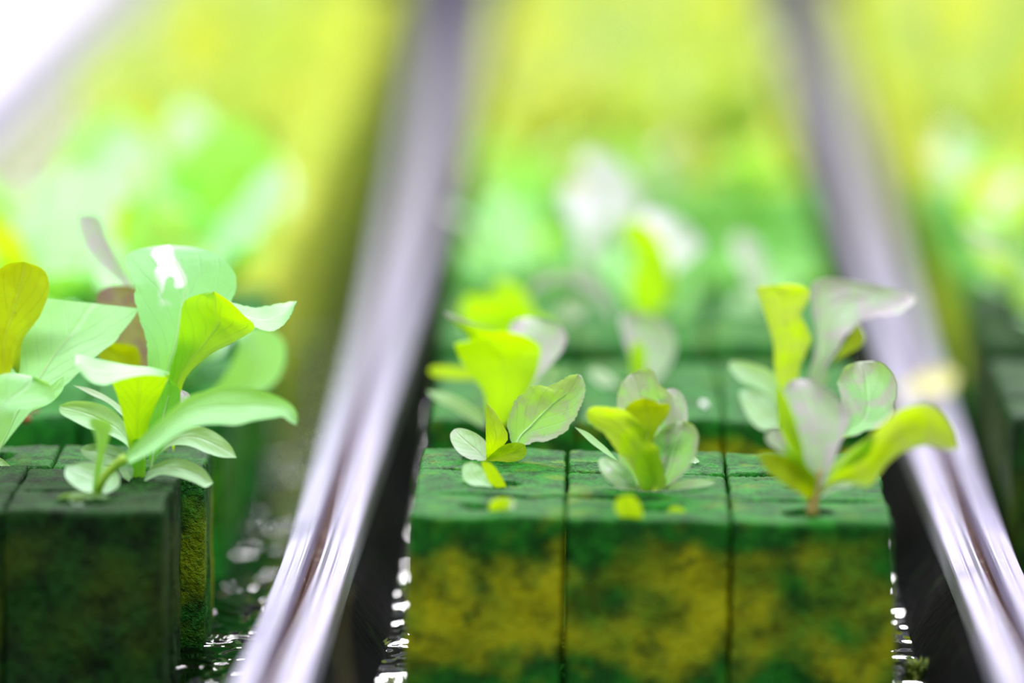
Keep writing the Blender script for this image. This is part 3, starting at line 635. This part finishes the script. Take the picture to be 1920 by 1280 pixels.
# left edge plant
e, Y = plant(-10, 860, 'seedling at left edge with broad ribbed mint leaf and upright olive leaf', GL)
px_leaf('leaf', e, [(-12, 840), (-15, 760), (-25, 680), (-30, 600), (-20, 530), (10, 496), (45, 490)], [(-12, 840), (15, 760), (35, 700), (42, 640), (70, 600), (88, 560), (92, 525), (78, 502), (45, 490)], Y + .01, (0, -3, -5), .8, 0, M_olive, rag=.5, n=36)
px_leaf('leaf', e, [(-5, 850), (5, 780), (20, 700), (40, 640), (62, 600), (78, 572), (90, 559)], [(-5, 850), (60, 770), (130, 715), (180, 668), (215, 640), (240, 610), (262, 578)], Y + .004, (0, 3, 8), .8, -1, M_mint, rag=1, n=44, m=17, rib=True)
px_leaf('leaf', e, [(-10, 850), (-30, 780), (-20, 720), (10, 700), (60, 705)], [(-10, 850), (20, 800), (30, 770), (70, 762), (100, 750), (95, 722), (60, 705)], Y - .03, (0, 0, 2), .6, -1.5, M_mint, n=30)
px_leaf('leaf', e, [(60, 770), (85, 735), (105, 715), (120, 705)], [(60, 770), (95, 755), (118, 730), (120, 705)], Y - .02, (0, 1, 2), .4, 0, M_mint)
px_leaf('cotyledon', e, [(-25, 870), (-8, 856), (12, 866), (33, 892)], [(-25, 870), (-15, 885), (8, 896), (33, 892)], Y - .012, (0, 0, 0), .4, 0, M_cot)
# seed husks on the sponge
def husk(p0, p1, Y, r, label):
    a = at_y(*p0, Y); b = at_y(*p1, Y - .002); e = (a + b) / 2
    pts = [a.lerp(b, t) - e for t in (0, .03, .25, .5, .75, .95, 1)]
    bm = bmesh.new(); ax = (b - a).normalized(); s1 = ax.cross(Vector((0, 1, 0))).normalized(); s2 = ax.cross(s1)
    rr = [.05, .6, 1, 1.05, 1, .7, .05]; rings = []
    for p, k in zip(pts, rr):
        rings.append([bm.verts.new(p + (s1 * math.cos(q * math.pi / 5) + s2 * math.sin(q * math.pi / 5)) * r * MM * k) for q in range(10)])
    for A, B in zip(rings[:-1], rings[1:]):
        for q in range(10): bm.faces.new((A[q], A[(q + 1) % 10], B[(q + 1) % 10], B[q]))
    bm.faces.new(rings[0]); bm.faces.new(rings[-1])
    o = bm_obj('seed_husk', bm, M_orange); o.location = e; tag(o, label, 'seed husk')
husk((26, 770), (55, 788), on_z(48, 800).y, .85, 'orange-brown husk lying on the second left block by the left picture edge')
husk((52, 768), (72, 770), on_z(62, 778).y, .4, 'small flat tan husk right behind the orange-brown husk')
bm = bmesh.new(); bmesh.ops.create_icosphere(bm, subdivisions=3, radius=.0008)
for v in bm.verts: v.co *= 1 + .3 * noise.noise(v.co * 1500)
o = bm_obj('perlite_grain', bm, M_white); o.location = on_z(1320, 766) + Vector((0, 0, .0006)); tag(o, 'tiny white grain on the second centre block, right of the centre seedling', 'grain')
# strand and moss by the dividers
e = at_y(645, 1180, 1.06)
pts = [at_y(x, y, 1.06) - e for x, y in ((646, 1100), (641, 1135), (638, 1180), (642, 1230), (650, 1300), (652, 1420))]
ps = resample(pts, 20)
o = tube('algae_strand', None, ps, .00035, .00055, M_strand); o.location = e
tag(o, 'thin olive strand hanging beside the divider under the left rail', 'strand')
def tuft(px, py, r, n, label, sd):
    rnd = random.Random(sd); c = on_z(px, py, ZW); bm = bmesh.new()
    for i in range(n):
        a = rnd.uniform(0, 6.28); q = Vector((math.cos(a), math.sin(a), rnd.uniform(.2, 1.4))).normalized()
        s = Vector((rnd.uniform(-1, 1), rnd.uniform(-1, 1), 0)) * r * .5; w = Vector((-q.y, q.x, .2)).normalized() * r * .06
        l = r * rnd.uniform(.5, 1.1); m_ = s + q * l * .55 + Vector((0, 0, .1 * l)); t = s + q * l
        v = [bm.verts.new(x) for x in (s - w, s + w, m_ + w, t, m_ - w)]
        bm.faces.new(v)
    bm2 = bmesh.new(); bmesh.ops.create_icosphere(bm2, subdivisions=4, radius=r * .6)
    for v in bm2.verts: v.co = Vector((v.co.x, v.co.y, v.co.z * .6)) * (1 + .35 * noise.noise(v.co * 900))
    tmp = bpy.data.meshes.new('t'); bm2.to_mesh(tmp); bm2.free(); bm.from_mesh(tmp); bpy.data.meshes.remove(tmp)
    o = bm_obj('moss_tuft', bm, M_moss, smooth=False); o.location = c; tag(o, label, 'moss')
tuft(1722, 1262, .0032, 160, 'olive moss tuft floating at the foot of the nearest centre block, right side', 3)
tuft(704, 1215, .0022, 120, 'olive moss tuft floating left of the nearest centre block', 4)

# ------------------------------------------------------------------ farther seedlings: a few kinds, each plant with its leaves as parts
def gen_leaf(az, ln, wd, lean0, lean1, sd, pet=.3, cup=.25, n=14, m=7, ruff=.15):
    p = Vector((0, 0, 0)); rows = []; da = Vector((math.cos(az), math.sin(az), 0)); sd_ = Vector((-math.sin(az), math.cos(az), 0))
    for j in range(n):
        t = j / (n - 1); a = lean0 + (lean1 - lean0) * t ** 1.3
        dirv = da * math.sin(a) + Vector((0, 0, 1)) * math.cos(a)
        if j: p = p + dirv * ln / (n - 1)
        nrm = dirv.cross(sd_)
        if t < pet: w = wd * (.16 + .2 * (t / pet) ** 2)
        else:
            q = (t - pet) / (1 - pet); w = wd * max(.02, (.36 * (1 - q) ** 3 + 1.02 * math.sin(math.pi * min(1, q ** .8)) ** .6 * (1 if q < .99 else .1)))
        row = []
        for i in range(m):
            e = 2 * i / (m - 1) - 1
            r = noise.noise(Vector((e * 2 + sd, t * 6, sd))) * ruff * wd
            row.append(p + sd_ * e * w * .5 * (1 - .12 * abs(e)) - nrm * (cup * w * .5 * e * e + r * abs(e)))
        rows.append(row)
    return rows
def gen_plant(seed, leaf_mats, nl, ln, wd, cots=True, spread=1.0):
    rnd = random.Random(seed); P = []
    for i in range(nl):
        az = i * 2.4 + rnd.uniform(-.3, .3); s = 1 - .45 * i / max(1, nl - 1)
        me = grid_mesh('leaf', gen_leaf(az, ln * s * rnd.uniform(.85, 1.1), wd * s * rnd.uniform(.85, 1.15), rnd.uniform(.05, .3) * spread, rnd.uniform(.7, 1.6) * spread, seed + i * 3.3))
        me.materials.append(leaf_mats[i % len(leaf_mats)]); P.append(('leaf', me))
    if cots:
        a0 = rnd.uniform(0, 3)
        for k in (0, 1):
            me = grid_mesh('cotyledon', gen_leaf(a0 + k * 3.1, .009, .0048, .7, 1.5, seed + 50 + k, pet=.35, ruff=.03))
            me.materials.append(M_cot); P.append(('cotyledon', me))
    return P
def join_parts(P, name):
    bm = bmesh.new(); mats = []
    me2 = bpy.data.meshes.new(name)
    for _, me in P:
        mt = me.materials[0]
        if mt not in mats: mats.append(mt); me2.materials.append(mt)
        k = len(bm.faces); bm.from_mesh(me); bm.faces.ensure_lookup_table()
        for f in bm.faces[k:]: f.material_index = mats.index(mt)
    bm.to_mesh(me2); bm.free(); return me2
def place_parts(P, loc, rz, s, label, group):
    e = empty('lettuce_seedling', loc, rz); e.scale = (s, s, s)
    for nm, me in P: mesh_obj(nm, me, None, e)
    return tag(e, label, 'seedling', group)
K_mid = [gen_plant(1, [M_redlime, M_mint], 4, .019, .011), gen_plant(2, [M_lime, M_pink], 4, .021, .010), gen_plant(3, [M_pink, M_lime, M_red], 4, .020, .010),
         gen_plant(4, [M_mint, M_lime], 3, .016, .010), gen_plant(5, [M_red, M_lime], 5, .022, .012)]
K_left = [gen_plant(11, [M_mint, M_cot], 5, .033, .020), gen_plant(12, [M_mint, M_cot, M_lime], 5, .030, .022), gen_plant(13, [M_mint, M_lime], 6, .033, .018), gen_plant(14, [M_pink, M_lime], 4, .034, .014)]
K_far = [join_parts(gen_plant(21 + i, mm, 6, .030, .018, False, .62), 'lettuce_seedling') for i, mm in enumerate(([M_far, M_fary], [M_fary], [M_fary, M_far, M_far], [M_far]))]
rowname = ['front', 'middle', 'back']; colname = ['left', 'centre', 'right']
rnd = random.Random(77)
def spot(xc, y0, r, c): return Vector((xc + (c - 1) * .0253 + rnd.uniform(-.002, .002), y0 + .0134 + .0267 * r + rnd.uniform(-.002, .002), -.0012))
def kind_word(P):
    n = P[0][1].materials[0].name
    return {'leaf_mint': 'mint green', 'leaf_lime': 'lime green', 'leaf_lime_red_edge': 'lime green', 'leaf_pink': 'pale pink-flushed', 'leaf_red_flush': 'red-flushed'}.get(n, 'green')
# centre trough slabs 3..6 (k = 2..5)
skip = {(2, 2, 1), (2, 0, 1), (2, 0, 2), (3, 1, 0)}
for k in range(2, 5):
    for r in range(3):
        for c in range(3):
            if (k, r, c) in skip: rnd.random(); continue
            if rnd.random() < (.9 if k == 2 else .55): continue
            i = rnd.randrange(len(K_mid)); s = rnd.uniform(.75, 1.0) if k == 2 else rnd.uniform(.9, 1.2)
            place_parts(K_mid[i], spot(CX, slab_y(k), r, c), rnd.uniform(0, 6.28), s,
                        'blurred %s seedling, %s row %s on the %s centre block' % (kind_word(K_mid[i]), rowname[r], colname[c], ordinal[k]), 'blurred seedlings of the centre trough')
for k in range(1, 4):
    for r in range(3):
        for c in range(3):
            if k == 1 and r == 0 and c > 0: continue
            if c == 0: continue
            i = rnd.choice((0, 1, 1, 2, 0, 1, 2, 3)) if k < 4 else rnd.randrange(4); s = rnd.uniform(.9, 1.1) * (.7 if k == 1 else 1)
            place_parts(K_left[i], spot(LE - .0340, slab_y(k) + .004, r, c), rnd.uniform(0, 6.28), s,
                        'blurred %s seedling, %s row %s on the %s left block' % (kind_word(K_left[i]), rowname[r], colname[c], ordinal[k]), 'blurred seedlings of the left trough')
for k in range(2, 5):
    for r in range(3):
        for c in range(2):
            i = rnd.randrange(len(K_mid))
            place_parts(K_mid[i], spot(RE + .0375, slab_y(k) + .002, r, c), rnd.uniform(0, 6.28), rnd.uniform(.9, 1.2),
                        'blurred %s seedling, %s row %s on the %s right block' % (kind_word(K_mid[i]), rowname[r], colname[c], ordinal[k]), 'blurred seedlings of the right trough')
# far slabs: dense bright crop, nothing tells these apart
def far(xc, k, cols, lab, grp, off):
    for r in range(3):
        for c in range(cols):
            if lab.endswith('left trough') and c == 0: continue
            for h in range(1):
                me = K_far[rnd.randrange(4)]
                o = mesh_obj('lettuce_seedling', me, None); s = rnd.uniform(.9, 1.15)
                o.location = spot(xc, slab_y(k) + off, r, c); o.location.x = xc + (o.location.x - xc) * (.8 if xc == CX else 1) - (.004 if c == 2 and xc < CX else 0); o.rotation_euler.z = rnd.uniform(0, 6.28); o.scale = (s, s, s)
                tag(o, lab, 'seedling', grp)
for k in range(5, NS): far(CX, k, 3, 'far blurred yellow-green seedling in the dense crop at the back of the centre trough', 'far crop of the centre trough', 0)
for k in range(4, NS): far(LE - .0212 - .01265, k, 3, 'far blurred yellow-green seedling in the dense crop at the back of the left trough', 'far crop of the left trough', .004)
for k in range(5, NS): far(RE + .0375, k, 3, 'far blurred yellow-green seedling in the dense crop at the back of the right trough', 'far crop of the right trough', .002)

# ------------------------------------------------------------------ grow lamps over the troughs, an added front fill and the room's light
def lamp(x, y, z, sx, sy, power, col=(1, .97, 1), aim=(0, 0, -1)):
    l = bpy.data.lights.new('grow_or_fill_lamp', 'AREA'); l.shape = 'RECTANGLE'; l.size = sx; l.size_y = sy; l.energy = power; l.color = col
    o = bpy.data.objects.new('grow_or_fill_lamp', l); COL.objects.link(o); o.location = (x, y, z)
    o.rotation_euler = Vector(aim).to_track_quat('-Z', 'Y').to_euler()
    return o
lamp(0, 1.42, .36, .9, .05, 3.2)
lamp(0, 1.75, .40, .9, .06, 3.0)
lamp(0, 2.15, .48, 1.0, .08, 10)
lamp(-.05, .98, .55, .9, .08, 7.5)  # unseen fill lamp, added to brighten sponge fronts and near leaf tops
w = bpy.data.worlds.new('room'); sc.world = w; w.use_nodes = True
w.node_tree.nodes['Background'].inputs[0].default_value = (.80, .82, 1, 1)
w.node_tree.nodes['Background'].inputs[1].default_value = .1
vs = sc.view_settings
sc.display_settings.display_device = 'sRGB'
vs.view_transform = 'Standard'; vs.look = 'None'; vs.gamma = 1; vs.exposure = 0
